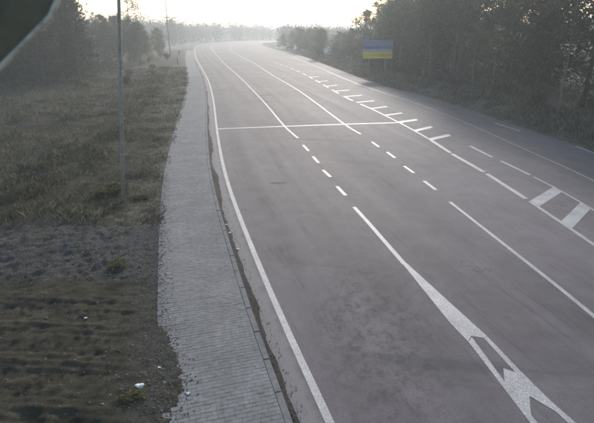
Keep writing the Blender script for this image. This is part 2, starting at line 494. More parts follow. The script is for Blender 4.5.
for y0 in (39.5, 43.2, 47.2, 51.6, 56.5, 62, 68, 75):
    stripe((float(at_y(isl, y0)), y0), (float(at_y(islr, y0+1.2)), y0+1.2), 0.45, 'paint_old')
REDGE = [(-1.5,140),(5.0,89.6),(7.53,69),(9.74,55.9),(11.39,48.3),(12.35,41.3),(13.0,35.6),(13.5,27.7),(13.85,22.5),(13.95,14),(13.6,0)]
line('edge_line', REDGE, 0.11, mat='paint_old')
line('bay_dash', [(15.14,36.0),(15.67,32.9)], 0.16, smooth=False)
line('bay_dash', [(17.0,28.2),(17.1,25.4)], 0.14, smooth=False)

# old repair patches in the asphalt
M['patch'] = mat_plain('patch_asphalt', (0.055, 0.050, 0.052), 0.85, 0.3, 7, bump=0.3)
for cx, cy, w, l, a_ in ((-3.5, 52.8, 1.5, .9, .15), (-0.85, 20.7, .85, .30, .1)):
    P_ = [Vector((math.cos(t_)*w/2*random.uniform(.85, 1.1), math.sin(t_)*l/2*random.uniform(.8, 1.15))) for t_ in np.linspace(0, 6.283, 15)[:-1]]
    mesh_obj('repair_patch', py_mesh('repair_patch', [(cx+p_.x*math.cos(a_)-p_.y*math.sin(a_), cy+p_.x*math.sin(a_)+p_.y*math.cos(a_), .004) for p_ in P_], [tuple(range(len(P_)))], M['patch']), road)

# ------------------------------------------------------------------ pavement with block pavers, kerb
s_all = np.r_[0, np.cumsum(np.hypot(*np.diff(edgeP, axis=0).T))]
i_end = int(np.argmin(np.abs(edgeP[:, 1]-185)))
walk = mesh_obj('pavement', ribbon('pavement', swL[:i_end], swR[:i_end], M['bed'], 0.1205, i_end))
tag(walk, kind='structure')
def frame(s, base):
    P = np.c_[np.interp(s, s_all, base[:, 0]), np.interp(s, s_all, base[:, 1])]
    P2 = np.c_[np.interp(s+0.05, s_all, base[:, 0]), np.interp(s+0.05, s_all, base[:, 1])]
    return P, np.arctan2(P2[:, 1]-P[:, 1], P2[:, 0]-P[:, 0])
PL, PW, TH = 0.20, 0.10, 0.06       # paver: across, along, thick
s0 = float(np.interp(4.2, edgeP[:, 1], s_all)); s1 = float(np.interp(75, edgeP[:, 1], s_all))
items = []
for r, s in enumerate(np.arange(s0, s1, PW)):
    t = -0.80 - SW
    for k in range(11):
        half = (k == 0 and r % 2 == 0) or (k == 10 and r % 2 == 1)
        L_ = PL/2 if half else PL
        items.append((s, t + L_/2, 0.5 if half else 1.0)); t += L_
items = np.array(items)
P0, TH0 = frame(items[:, 0]+PW/2, edgeP)
NR = np.c_[np.sin(TH0), -np.cos(TH0)]
PP = P0 + NR*items[:, 1:2]
pm = MB().box((0, 0, 0), (PW-0.004, PL-0.004, TH), ch=0.0025).mesh('paver', M['paver'])
jit = rng.normal(0, 1, (len(PP), 4))
jz = 0.118 + 0.010 - TH/2 + 0.0014*jit[:, 0] - 0.001 + 0.006*(fbm(PP[:, 0]*0.5, PP[:, 1]*0.5, 3)-0.5)
order = np.argsort(np.hypot(PP[:, 0], np.maximum(PP[:, 1], 0)) + np.where(PP[:, 1] < 6.35, 1e3, 0) + np.where(items[:, 2] < 1, 1e3, 0))
near = set(order[:300].tolist())
for k in order[:300]:
    o = bpy.data.objects.new('paver', pm)
    o.location = (PP[k, 0], PP[k, 1], jz[k])
    o.rotation_euler = (0.012*jit[k, 1], 0.012*jit[k, 2], TH0[k]+0.012*jit[k, 3])
    link(o, walk)
rest = np.array([k for k in range(len(PP)) if k not in near])
bx = MB().box((0, 0, 0), (PW-0.004, PL-0.004, TH), ch=0.0025)
BV = np.array([tuple(v) for v in bx.V]); BF = np.array(bx.F[1:])    # no undersides
c, s_ = np.cos(TH0[rest]+0.012*jit[rest, 3]), np.sin(TH0[rest]+0.012*jit[rest, 3])
BY = BV[None, :, 1]*(items[rest, 2:3]*PL-0.005)/(PL-0.005)
V = np.stack([PP[rest, 0:1]+BV[None, :, 0]*c[:, None]-BY*s_[:, None],
              PP[rest, 1:2]+BV[None, :, 0]*s_[:, None]+BY*c[:, None],
              jz[rest, None]+BV[None, :, 2]+0*c[:, None]+0.012*jit[rest, 1:2]*BV[None, :, 0]], -1)
F = (np.arange(len(rest))[:, None, None]*len(BV)+BF[None]).reshape(-1, 4)
o = mesh_obj('paving_blocks', np_mesh('paving_blocks', V.reshape(-1, 3), F, M['paver']), walk); o['kind'] = 'stuff'
# beyond the blocks the walk goes on as one surface
iA = int(np.argmin(np.abs(edgeP[:, 1]-74.5)))
mesh_obj('far_paving', ribbon('far_paving', swL[iA:i_end], swR[iA:i_end], M['far_paver'], 0.121, i_end-iA), walk)

kerb = empty('kerb'); tag(kerb, kind='structure')
km = MB().box((0, 0, 0), (0.99, 0.14, 0.26), ch=0.015).mesh('kerbstone', M['kerb'])
ks = np.arange(float(np.interp(3.0, edgeP[:, 1], s_all)), float(np.interp(184, edgeP[:, 1], s_all)), 1.0)
KP, KT = frame(ks, offset(edgeP, -0.73))
for k in range(len(ks)):
    o = bpy.data.objects.new('kerbstone', km)
    sag = -0.03*max(0, fbm(np.array([ks[k]*0.3]), np.array([2.0]), 2)[0]-0.45)
    o.location = (KP[k, 0], KP[k, 1], 0.005+sag+0.004*random.gauss(0, 1))
    o.rotation_euler = (0.01*random.gauss(0, 1), 0.004*random.gauss(0, 1), KT[k]+0.006*random.gauss(0, 1))
    link(o, kerb)

# dirt and litter of leaves washed against the kerb
sg = np.arange(s0-4, float(np.interp(120, edgeP[:, 1], s_all)), 0.12)
GP, GT = frame(sg, kerbP)
wd = 0.08+0.36*np.clip(fbm(sg*0.35, sg*0+5, 4)-0.25, 0, 1)+0.05*vnoise(sg*3, sg*0)
n2 = np.c_[np.sin(GT), -np.cos(GT)]
cols = 4
ts = np.linspace(0, 1, cols+1)
P = GP[:, None, :]+n2[:, None, :]*(ts[None, :, None]*wd[:, None, None]-0.012)
Z = (1-ts[None, :])**1.5*(0.035+0.05*vnoise(sg*1.3, sg*0+9))[:, None]*(0.6+0.8*vnoise(P[..., 0]*9, P[..., 1]*9))+0.002-0.01*(ts[None, :] == 1)
i = np.arange(len(sg)-1)[:, None]*(cols+1)+np.arange(cols)[None, :]
F = np.stack([i, i+1, i+cols+2, i+cols+1], -1).reshape(-1, 4)
dirt = mesh_obj('gutter_dirt', np_mesh('gutter_dirt', np.concatenate([P, Z[..., None]], 2).reshape(-1, 3), F, M['dirt'], True))
tag(dirt, 'dark strip of dirt gathered along the kerb beside the road', 'dirt', kind='stuff')

# ------------------------------------------------------------------ ground sheet
def spaced(a, b, step): return np.arange(a, b, step)
def geo(a, b, s, f=1.25):
    out = [a]
    while out[-1] < b: out.append(out[-1]+s); s *= f
    return np.array(out)
gx = np.r_[-geo(62, 1800, 3)[::-1], spaced(-60, -14, .45), spaced(-14, -7.5, .1), spaced(-7.5, -1.2, .055), spaced(-1.2, 1.2, .1), spaced(1.2, 10, 1.1), spaced(10, 21, .3), spaced(21, 60, 1.2), geo(61, 1800, 3)]
gy = np.r_[spaced(-40, 4, 1.4), spaced(4, 6, .12), spaced(6, 11, .05), spaced(11, 22, .09), spaced(22, 60, .22), spaced(60, 200, 1.0), geo(201, 2000, 3)]
def terrain(x, y):
    yc = np.clip(y, -14, 300)
    dl = (at_y(swL, yc)-x)*0.95          # metres left of the walk
    dr = (x-at_y(vergeP, yc))*0.95       # metres right of the asphalt
    n1 = fbm(x*0.35, y*0.35, 4)-0.5; n2 = fbm(x*1.7+9, y*1.7, 3)-0.5; n3 = fbm(x*6, y*6, 2)-0.5
    spill = 0.20+0.55*np.exp(-((y-7.6)/1.5)**2)+0.30*n2+0.10*n3
    zl = 0.125+0.05*n3+0.10*n2*sstep(0.2, 2, dl)+0.5*n1*sstep(1.5, 7, dl)-0.35*sstep(3, 9, dl)+0.55*sstep(10, 30, dl)
    # rutted soil at the foot of the mast
    soil = sstep(11.2, 9.8, y+0.5*n2)*sstep(0.3, 1.4, dl)
    yy = y+0.07*x+0.10*n1*2
    rut = 0.020*np.sin(yy*2*np.pi/0.62+1.5*n2)+0.012*np.sin(yy*2*np.pi/0.21+2*n1+1.5*n2)
    for c0, hw in ((7.05, .30), (8.25, .28), (9.35, .26)):
        band = sstep(hw, hw*0.8, np.abs(yy-c0-0.10*np.sin(x*0.5)))
        lug = np.clip(3*np.sin(x*2*np.pi/0.24+np.abs(yy-c0)*6), -1, 1)
        rut = rut*(1-band)+band*(-0.025+0.015*lug*sstep(.32, .5, fbm(x*.5+c0, y*.5, 2))+0.01*n3)
    zl = zl+soil*(rut*1.1+0.04*n2+0.015*n3+0.022*(fbm(x*13, y*13, 2)-0.5))
    zl = zl+sstep(2.6, 1.6, np.abs(y-13.3))*sstep(0.4, 1.2, dl)*(0.10*n3+0.06*n2)
    zr = 0.02+0.10*n3*sstep(0, .5, dr)+0.35*n2*sstep(.4, 2, dr)+0.55*sstep(0.8, 4, dr)+0.7*n1*sstep(3, 9, dr)
    e_ = sstep(0, 0.8, dl+spill)
    zl = 0.108+(zl+0.035-0.108)*e_
    z = np.where(dl > -spill, zl, np.where(dr > 0.08*n3+0.05, zr, -0.14))
    far = sstep(150, 240, y)
    z = z*(1-far)+(-0.35)*far
    z = np.where(y < -13, -0.14, z)
    # rising land beyond the bend
    z = z+5.0*sstep(460, 900, np.hypot(x+60, y))
    return z, dl, dr
X, Y = np.meshgrid(gx, gy)
Z, DL, DR = terrain(X, Y)
nx, ny = len(gx), len(gy)
i = np.arange(ny-1)[:, None]*nx+np.arange(nx-1)[None, :]
F = np.stack([i, i+1, i+nx+1, i+nx], -1).reshape(-1, 4)
gm = np_mesh('ground', np.stack([X, Y, Z], -1).reshape(-1, 3), F, M['ground'], True)
nA = fbm(X*0.4, Y*0.4, 4)-0.5
soilz = 0.8*sstep(13.2, 9.4, Y+5*nA+0.25*(X+6))*(DL > -1.5)
gravz = sstep(3.6, 0.8, np.abs(Y-13.4+3*nA+0.10*(X+6)))*(DL > -1)*0.72
gravz = np.maximum(gravz, 0.52*sstep(1.4, 0.2, DL)*(DL > -1)*(Y < 60))
dryz = np.where(DR > -1, 0.75*sstep(4.5, 1.0, DR+3*nA), 0)
dryz = np.maximum(dryz, 0.55*sstep(3.5, 0.5, DL+4*nA)*(DL > -1)*(Y > 15))
dryz = np.maximum(dryz, 0.62*sstep(150, 230, Y))
dryz = np.maximum(dryz, 0.95*np.exp(-(((X-16.5)/3)**2+((Y-41.5)/1.6)**2)))
ca = gm.color_attributes.new('zone', 'FLOAT_COLOR', 'POINT')
ca.data.foreach_set('color', np.stack([soilz, gravz, dryz, np.ones_like(X)], -1).astype(np.float32).ravel())
ground = mesh_obj('ground', gm); tag(ground, kind='structure')
def gz(x, y):
    z, _, _ = terrain(np.atleast_1d(np.float64(x)), np.atleast_1d(np.float64(y)))
    return float(z[0])

# ------------------------------------------------------------------ stones, grass
def blades(name, px, py, pz, h, w, mat, lean=0.5):
    n = len(px)
    a = rng.random(n)*2*np.pi; b = rng.random(n)*2*np.pi
    ln = h*lean*rng.random(n)
    dx, dy = np.cos(a)*w/2, np.sin(a)*w/2
    V = np.stack([np.stack([px-dx, py-dy, pz], -1), np.stack([px+dx, py+dy, pz], -1),
                  np.stack([px+dx*.6+np.cos(b)*ln*.4, py+dy*.6+np.sin(b)*ln*.4, pz+h*.6], -1),
                  np.stack([px+np.cos(b)*ln, py+np.sin(b)*ln, pz+h], -1)], 1).reshape(-1, 3)
    i = np.arange(n)[:, None]*4
    return np_mesh(name, V, i+np.array([[0, 1, 2, 3]]), mat)

def scatter_left(n, ylo, yhi, dmax, dens):
    y = ylo*(yhi/ylo)**rng.random(n)
    d = -0.25+dmax*rng.random(n)**1.3
    x = at_y(swL, y)-d/0.95
    keep = rng.random(n) < dens(x, y, d)
    return x[keep], y[keep], d[keep]
def dens_left(x, y, d):
    g = sstep(0.44, 0.62, fbm(x*0.5+3, y*0.5, 4))
    g = np.where(y < 11.0, 0.05*g, np.where(np.abs(y-13.4) < 1.8, 0.15*g+0.03, 0.25+0.75*g))
    return g*np.where(d < 0.15, 0.35, 1)
x, y, d = scatter_left(230000, 7, 95, 26, dens_left)
z = terrain(x, y)[0]
cl = fbm(x*0.8, y*0.8, 3)
h = (0.08+0.55*np.clip(cl-0.3, 0, 1))*(0.5+rng.random(len(x)))*np.where(d < 3, 0.6, 1)*np.where(y < 12, .5, 1)
isdry = rng.random(len(x)) < 0.30+0.35*(d < 3)+0.5*(fbm(x*0.45+7, y*0.3, 3)-0.4)
for nm, sel, mt, lb in (('grass', ~isdry, 'grass', 'rough olive green grass on the left verge around the leaning pole'),
                        ('dry_grass', isdry, 'drygrass', 'faded straw coloured grass mixed into the left verge')):
    o = mesh_obj(nm, blades(nm, x[sel], y[sel], z[sel]-0.01, h[sel], 0.014+0.0009*y[sel], M[mt], 0.9))
    tag(o, lb, 'grass', kind='stuff')
n = 60000
y = 20*(150/20)**rng.random(n); d = 0.1+6*rng.random(n)**1.5
x = at_y(vergeP, y)+d
k = rng.random(n) < np.clip(1.6*(fbm(x*0.6, y*0.6, 3)-0.25), 0.05, 1)*(1-0.9*np.exp(-(((x-16.5)/3)**2+((y-41.5)/1.6)**2)))
x, y, d = x[k], y[k], d[k]
z = terrain(x, y)[0]
h = (0.12+0.4*rng.random(len(x)))*sstep(0, 1.2, d)+0.05
o = mesh_obj('dry_grass', blades('dry_grass', x, y, z-0.02, h, 0.015+0.0008*y, M['drygrass'], 0.9))
tag(o, 'pale dry grass along the forest edge on the right of the road', 'grass', kind='stuff')

def stones(name, px, py, pz, r, mat):
    oc = np.array([(1,0,0),(-1,0,0),(0,1,0),(0,-1,0),(0,0,1),(0,0,-1)], float)
    of = np.array([(0,2,4),(2,1,4),(1,3,4),(3,0,4),(2,0,5),(1,2,5),(3,1,5),(0,3,5)])
    n = len(px)
    a = rng.random(n)*6.28
    S = oc[None]*(0.6+0.7*rng.random((n, 6, 1)))*r[:, None, None]
    S[..., 2] *= 0.6
    c, s = np.cos(a)[:, None], np.sin(a)[:, None]
    V = np.stack([px[:, None]+S[..., 0]*c-S[..., 1]*s, py[:, None]+S[..., 0]*s+S[..., 1]*c, pz[:, None]+S[..., 2]], -1)
    F = (np.arange(n)[:, None, None]*6+of[None]).reshape(-1, 3)
    return np_mesh(name, V.reshape(-1, 3), F, mat)
x, y, d = scatter_left(26000, 6.5, 26, 9, lambda x, y, d: np.where(np.abs(y-13.4+0.1*(x+6)) < 2.0, 0.9, 0.10)*np.where(d < 1, 1.2, .8))
z = terrain(x, y)[0]
o = mesh_obj('gravel', stones('gravel', x, y, z+0.004, 0.010+0.028*rng.random(len(x))**3, M['stone']))
tag(o, 'loose grey gravel scattered over the bare soil beside the pavement', 'gravel', kind='stuff')
sg2 = s0+(float(np.interp(45, edgeP[:, 1], s_all))-s0)*rng.random(2600)**1.6
GP, GT = frame(sg2, kerbP)
off = 0.02+0.32*rng.random(len(sg2))**2
x = GP[:, 0]+np.sin(GT)*off; y = GP[:, 1]-np.cos(GT)*off
o = mesh_obj('grit', stones('grit', x, y, 0.012+0.03*(off < .12), 0.006+0.016*rng.random(len(x))**3, M['stone']))
tag(o, 'small grit and crumbs lying in the gutter along the kerb', 'grit', kind='stuff')

x = []; y = []
yy_ = rng.random(9000)*16+5.5
dd = rng.normal(0.12, 0.22, 9000)-0.35*np.exp(-((yy_-7.6)/1.5)**2)
x = at_y(swL, yy_)-dd/0.95
z = np.maximum(terrain(x, yy_)[0], np.where(dd < 0, 0.128, -1))
o = mesh_obj('soil_crumbs', stones('soil_crumbs', x, yy_, z+0.002, 0.006+0.022*rng.random(9000)**3, M['crumb']))
tag(o, 'crumbs of soil spilled over the left edge of the pavement', 'soil', kind='stuff')

def crumple(name, loc, r, seed, mat, squash=0.55):
    import bmesh
    bm = bmesh.new(); bmesh.ops.create_icosphere(bm, subdivisions=3, radius=r)
    rr = random.Random(seed)
    dirs = [(Vector((rr.gauss(0,1), rr.gauss(0,1), rr.gauss(0,1))).normalized(), rr.uniform(.35, .8)) for _ in range(16)]
    for v in bm.verts:
        f = 1.0
        for dv, k in dirs:
            q = v.co.normalized().dot(dv)
            if q > 0.72: f -= (q-0.72)*k*1.6
        v.co *= f*rr.uniform(.95, 1.05); v.co.z *= squash; v.co.x *= 1.25
    me = bpy.data.meshes.new(name); bm.to_mesh(me); bm.free(); me.materials.append(mat)
    o = mesh_obj(name, me); o.location = loc
    return o
lx, ly = -3.0, 7.2
o = crumple('plastic_bag', (lx, ly, gz(lx, ly)+0.03), 0.085, 3, M['litter'])
tag(o, 'crumpled white plastic bag lying on the rutted soil near the pavement', 'bag')
for k, (lx, ly, rr, lb) in enumerate((
        (-2.05, 7.05, 0.035, 'small pale stone lowest beside the near pavement edge'),
        (-2.78, 7.75, 0.030, 'small pale stone on the soil just above the white bag'),
        (-5.0, 9.5, 0.035, 'small pale stone lying alone on the rutted soil at left'),
        (-2.95, 9.9, 0.033, 'small pale stone on the soil where the pavement narrows'))):
    o = crumple('pale_stone', (lx, ly, gz(lx, ly)+0.02), rr, 20+k, M['litter'], 0.7)
    tag(o, lb, 'stone', 'pale stones on the soil')
for k, (yy_, du) in enumerate(((14.9, .10), (15.6, .06), (13.6, .2))):
    lx = float(at_y(kerbP, yy_))+du
    o = crumple('paper_scrap', (lx, yy_, 0.03), 0.045, 40+k, M['litter'], 0.4)
    tag(o, ('white paper scrap in the gutter, middle of three by the kerb', 'white paper scrap in the gutter, farthest of three by the kerb', 'white paper scrap in the gutter, nearest of three by the kerb')[k], 'paper', 'paper scraps in the gutter')

# ------------------------------------------------------------------ trees
def leaf_quads(P, size, droop=0.0):
    n = len(P)
    a = rng.normal(size=(n, 3)); a /= np.linalg.norm(a, axis=1)[:, None]
    b = rng.normal(size=(n, 3)); b -= (b*a).sum(1)[:, None]*a; b /= np.linalg.norm(b, axis=1)[:, None]
    s = size*(0.45+1.2*rng.random(n)**1.5)
    a *= s[:, None]; b *= (s*0.55)[:, None]
    V = np.stack([P-a, P-a*0.1+b, P+a, P-a*0.1-b], 1).reshape(-1, 3)
    i = np.arange(n)[:, None]*4
    return V, i+np.array([[0, 1, 2, 3]])

def make_tree(kind, seed):
    """returns (trunk mesh, crown mesh) for a tree standing at the origin"""
    rr = random.Random(seed)
    tb = MB(); pts = []
    cfg = {'pine':  (15.5, 0.17, 0.46, 26, 1.9, 44, 0.13),
           'birch': (14.5, 0.13, 0.30, 34, 2.1, 38, 0.12),
           'broad': (13.0, 0.20, 0.20, 46, 3.3, 76, 0.15),
           'spruce': (15.0, 0.18, 0.06, 90, 2.5, 60, 0.13),
           'young': (7.5, 0.07, 0.15, 30, 1.5, 44, 0.11)}[kind]
    Ht, r0, cb, nb, reach, nl, ls = cfg
    n = 9
    bend = (rr.uniform(-.5, .5), rr.uniform(-.5, .5))
    axis = [Vector((bend[0]*(k/n)**2+rr.gauss(0, .07)*(k > 0), bend[1]*(k/n)**2+rr.gauss(0, .07)*(k > 0), Ht*0.97*k/n-0.15)) for k in range(n+1)]
    tb.tube(axis, [r0*(1-0.86*k/n)*(1.3 if k == 0 else 1) for k in range(n+1)], 7)
    def ax(t):
        f = min(max(t, 0), 0.999)*n; k = int(f)
        return axis[k].lerp(axis[k+1], f-k)
    for b in range(nb):
        u = (b+rr.random())/nb
        t = cb+(0.98-cb)*u
        an = rr.random()*6.283
        if kind == 'spruce': L = reach*(1.02-u)*rr.uniform(.75, 1.1)+0.25; rise = -0.12+0.35*u
        elif kind == 'pine': L = reach*rr.uniform(.45, 1.1)*math.sin(math.pi*min(1, .25+.7*u))+.3; rise = rr.uniform(.0, .5)
        elif kind == 'birch': L = reach*rr.uniform(.5, 1.05)*math.sin(math.pi*min(.98, .22+.74*u))+.3; rise = rr.uniform(.3, .9)
        else: L = reach*rr.uniform(.5, 1.1)*math.sin(math.pi*min(.97, .25+.7*u))+.4; rise = rr.uniform(.15, .8)
        p0 = ax(t); d = Vector((math.cos(an), math.sin(an), rise)).normalized()
        mid = p0+d*L*.5+Vector((0, 0, rr.uniform(-.05, .15)*L)); end = p0+d*L+Vector((rr.gauss(0, .2), rr.gauss(0, .2), (-.15 if kind == 'birch' else .08)*L))
        rb = max(.012, r0*.30*(1-.7*u))
        tb.tube([p0, mid, end], [rb, rb*.6, rb*.25], 4, cap=False)
        nsub = 3 if kind != 'spruce' else 2
        for s in range(nsub):
            q = mid.lerp(end, rr.uniform(0, .9)); e2 = q+Vector((rr.gauss(0, 1), rr.gauss(0, 1), rr.gauss(.2, .6))).normalized()*L*rr.uniform(.2, .42)
            tb.tube([q, e2], [rb*.35, rb*.15], 3, cap=False)
            pts.append((e2, .30*L+.12, nl//3))
        for s in (.5, .75, 1.0):
            c = mid.lerp(end, (s-.5)*2)
            pts.append((c, (.16*L+.14), nl//4 if s < 1 else nl//2))
    C = []
    for c, sg_, k in pts:
        k = int(k*rr.uniform(.5, 1.5))
        if kind == 'pine': k = int(k*1.4)
        q = rng.normal(size=(k, 3))*sg_*np.array([.62, .62, .42 if kind in ('pine', 'spruce') else .55])+np.array(c)
        C.append(q)
    C = np.vstack(C); C = C[C[:, 2] > 0.3]
    Vl, Fl = leaf_quads(C, ls)
    return tb, Vl, Fl

LEAFM = {'pine': 'leaf_dark', 'birch': 'leaf_olive', 'broad': 'leaf_olive', 'spruce': 'leaf_dark', 'young': 'leaf_pale'}
BARKM = {'pine': 'bark_pine', 'birch': 'bark_pale', 'broad': 'bark', 'spruce': 'bark', 'young': 'bark'}
PROTO = {}
for kind, cnt in (('pine', 3), ('birch', 3), ('broad', 3), ('spruce', 2), ('young', 2)):
    PROTO[kind] = []
    for k in range(cnt):
        tb, Vl, Fl = make_tree(kind, 100*k+len(kind))
        PROTO[kind].append((tb.mesh('trunk', M[BARKM[kind]], True), np_mesh('crown', Vl, Fl, M[LEAFM[kind]])))
NAME = {'pine': 'pine_tree', 'birch': 'birch_tree', 'broad': 'leafy_tree', 'spruce': 'spruce_tree', 'young': 'young_tree'}
def tree(kind, x, y, sc, label, group=None):
    root = empty(NAME[kind], (x, y, gz(x, y)-0.05), random.random()*6.28)
    root.rotation_euler[0] = random.gauss(0, .02); root.rotation_euler[1] = random.gauss(0, .02)
    root.scale = (sc*random.uniform(.9, 1.1),)*2+(sc,)
    tm, cm = random.choice(PROTO[kind])
    mesh_obj('trunk', tm, root); mesh_obj('crown', cm, root)
    return tag(root, label, 'tree', group)

def make_bush(seed, h, rad, nl, ls, mat):
    rr = random.Random(seed); tb = MB(); C = []
    for k in range(16):
        an = rr.random()*6.28; L = h*rr.uniform(.5, 1.05); sp = rad*rr.uniform(.2, 1)
        e = Vector((math.cos(an)*sp, math.sin(an)*sp, L))
        m = Vector((e.x*.35, e.y*.35, L*.55))
        tb.tube([(e.x*.05, e.y*.05, -.1), m, e], [.02, .012, .005], 3, cap=False)
        for s in (.35, .6, .8, 1.0):
            c = m.lerp(e, s)
            C.append(rng.normal(size=(int(nl*rr.uniform(.5, 1.5)), 3))*np.array([.26, .26, .24])*rad*.8+np.array(c))
    C = np.vstack(C); C = C[C[:, 2] > .05]
    Vl, Fl = leaf_quads(C, ls)
    return tb.mesh('stems', M['bark'], True), np_mesh('foliage', Vl, Fl, M[mat])
BUSH = [make_bush(1, 1.9, 1.0, 34, .085, 'leaf_olive'), make_bush(2, 2.6, 1.2, 34, .095, 'leaf_dark'), make_bush(3, 1.3, .9, 30, .075, 'leaf_pale')]
def bush(k, x, y, sc, label, group):
    root = empty('bush', (x, y, gz(x, y)-0.03), random.random()*6.28)
    root.scale = (sc*random.uniform(.85, 1.25), sc*random.uniform(.85, 1.25), sc*random.uniform(.8, 1.2))
    mesh_obj('stems', BUSH[k][0], root); mesh_obj('foliage', BUSH[k][1], root)
    root['look'] = 'b%d' % k
    return tag(root, label, 'bush', group)

ORD = 'first second third fourth fifth sixth seventh eighth ninth tenth eleventh twelfth thirteenth fourteenth fifteenth sixteenth seventeenth eighteenth nineteenth twentieth'.split()
ORD += ['twenty-'+w_ for w_ in ORD[:9]]
DESC = {'pine_tree': 'bare trunked pine', 'birch_tree': 'pale barked birch', 'leafy_tree': 'broad leafy tree', 'spruce_tree': 'dark spruce', 'young_tree': 'slim young tree', 'b0': 'olive bush', 'b1': 'dark bush', 'b2': 'pale bush'}
def number(roots, phrase):
    by = {}
    for r_ in sorted(roots, key=lambda o: o.location.x/(o.location.y*math.cos(PITCH)+CAM_H*math.sin(PITCH))):
        by.setdefault(r_.get('look') or r_.name.split('.')[0], []).append(r_)
    for k, L_ in by.items():
        for i_, r_ in enumerate(L_):
            if i_ < 29: r_['label'] = (ORD[i_]+' ' if len(L_) > 1 else 'only ')+DESC[k]+(' from the left in ' if len(L_) > 1 else ' in ')+phrase

# --- forest along the right side of the road
def vx(y): return float(at_y(vergeP, y))
cnt = 0
for (y0, y1, d0, d1, num, kinds, lb, gp) in (
        (24, 62, 3.5, 8, 22, ['pine', 'birch', 'pine', 'broad'], 'tall tree in the front row of the near forest on the right', 'front row trees of the near right forest'),
        (24, 70, 9, 18, 15, ['pine', 'birch', 'pine', 'birch'], 'dark tree standing deeper in the near forest on the right', 'inner trees of the near right forest'),
        (62, 105, 6, 10, 14, ['broad', 'birch', 'broad'], 'leafy tree in the forest edge around the yellow and blue sign', 'trees around the roadside sign'),
        (70, 125, 11, 24, 26, ['birch', 'pine', 'broad'], 'hazy tree behind the yellow and blue sign', 'trees behind the roadside sign'),
        (108, 215, 2.5, 14, 40, ['broad', 'young', 'young', 'broad'], 'small hazy tree at the right side of the far bend', 'trees beside the far bend')):
    placed = []; roots = []
    tries = 0
    while len(placed) < num and tries < 4000:
        tries += 1
        y = random.uniform(y0, y1); d = random.uniform(d0, d1); x = vx(y)+d
        if abs(x-16.5) < 2.0 and abs(y-41.5) < 1.5: continue
        if any((x-a)**2+(y-b)**2 < 2.3**2 for a, b in placed): continue
        # keep the sign's face open to the road
        if 40 < y < 75 and abs(x-12.2*y/73.6) < 2.6: continue
        placed.append((x, y))
        k = random.choice(kinds)
        sc = random.uniform(.72, 1.0)*(0.62 if y0 == 108 else 1)
        roots.append(tree(k, x, y, sc, lb, gp))
    number(roots, gp.replace('front row trees of ', 'the front row of ').replace('inner trees of ', 'the depth of ').replace('trees around', 'the trees around').replace('trees behind', 'the trees behind').replace('trees beside', 'the trees beside'))
RB = []
for i in range(44):
    y = 24+random.random()**1.2*175; d = random.uniform(2.8, 7.5)
    x = vx(y)+d
    if abs(x-16.5) < 3.4 and abs(y-41.5) < 2.4: continue
    if 40 < y < 75 and abs(x-12.2*y/73.6) < 2.4: continue
    RB.append(bush(random.choice([0, 1, 2]), x, y, random.uniform(.7, 1.25),
         'low bush growing at the foot of the forest on the right', 'bushes along the right forest edge'))
number(RB, 'the scrub at the foot of the right forest')

# --- dark trees on the left
for (x0, x1, y0, y1, num, kinds, sc0, lb, gp, sep) in (
        (-60, -30.5, 61, 73, 30, ['spruce', 'broad', 'spruce'], 1.1, 'dark tall tree of the dense stand at the left edge', 'dark stand of trees at the left', 2.2),
        (-78, -37, 73, 92, 34, ['spruce', 'broad', 'birch'], 1.05, 'tall tree behind the dark stand at the left edge', 'trees behind the dark left stand', 2.4),
        (-75, -27, 100, 160, 46, ['broad', 'broad', 'birch', 'young'], 0.72, 'low hazy tree in the middle distance left of the road', 'hazy trees in the left middle distance', 2.5)):
    placed = []; roots = []; tries = 0
    while len(placed) < num and tries < 4000:
        tries += 1
        x, y = random.uniform(x0, x1), random.uniform(y0, y1)
        if sc0 < 0.8 and not (-0.25*y-26 < x < -0.25*y-2): continue
        if any((x-a)**2+(y-b)**2 < sep**2 for a, b in placed): continue
        placed.append((x, y))
        roots.append(tree(random.choice(kinds), x, y, sc0*random.uniform(.8, 1.15), lb, gp))
    number(roots, 'the '+gp.replace('of trees ', ''))
tree('birch', -42.5, 128, 1.45, 'tall pale hazy tree rising alone between the two left poles')
tree('birch', -36.5, 59.5, 0.9, 'slim pale trunked tree in front of the dark left stand')
LB = []
for i in range(30):
    y = random.uniform(60, 125); x = float(at_y(swL, y))-random.uniform(4, 6+y*.28)
    LB.append(bush(random.choice([0, 1, 2, 2]), x, y, random.uniform(.35, .75), 'low scrubby bush on the rough ground left of the pavement', 'scrub bushes on the left verge'))
number(LB, 'the scrub on the left verge')
# a few leafy weeds close to the camera
for (x, y, s, lb) in ((-3.05, 6.95, .16, 'small green weed growing beside the white bag'), (-6.35, 18.1, .28, 'low weedy bush at the foot of the leaning pole'),
                      (-5.2, 12.2, .22, 'small weed between the soil and the gravel'), (-7.9, 18.9, .55, 'taller weedy bush just left of the leaning pole')):
    w_ = bush(2, x, y, s, lb, None); w_.scale = (s*1.7, s*1.3, s*0.55); w_.location.z -= 0.12*s

for o_ in list(bpy.data.objects):
    if 'look' in o_: del o_['look']
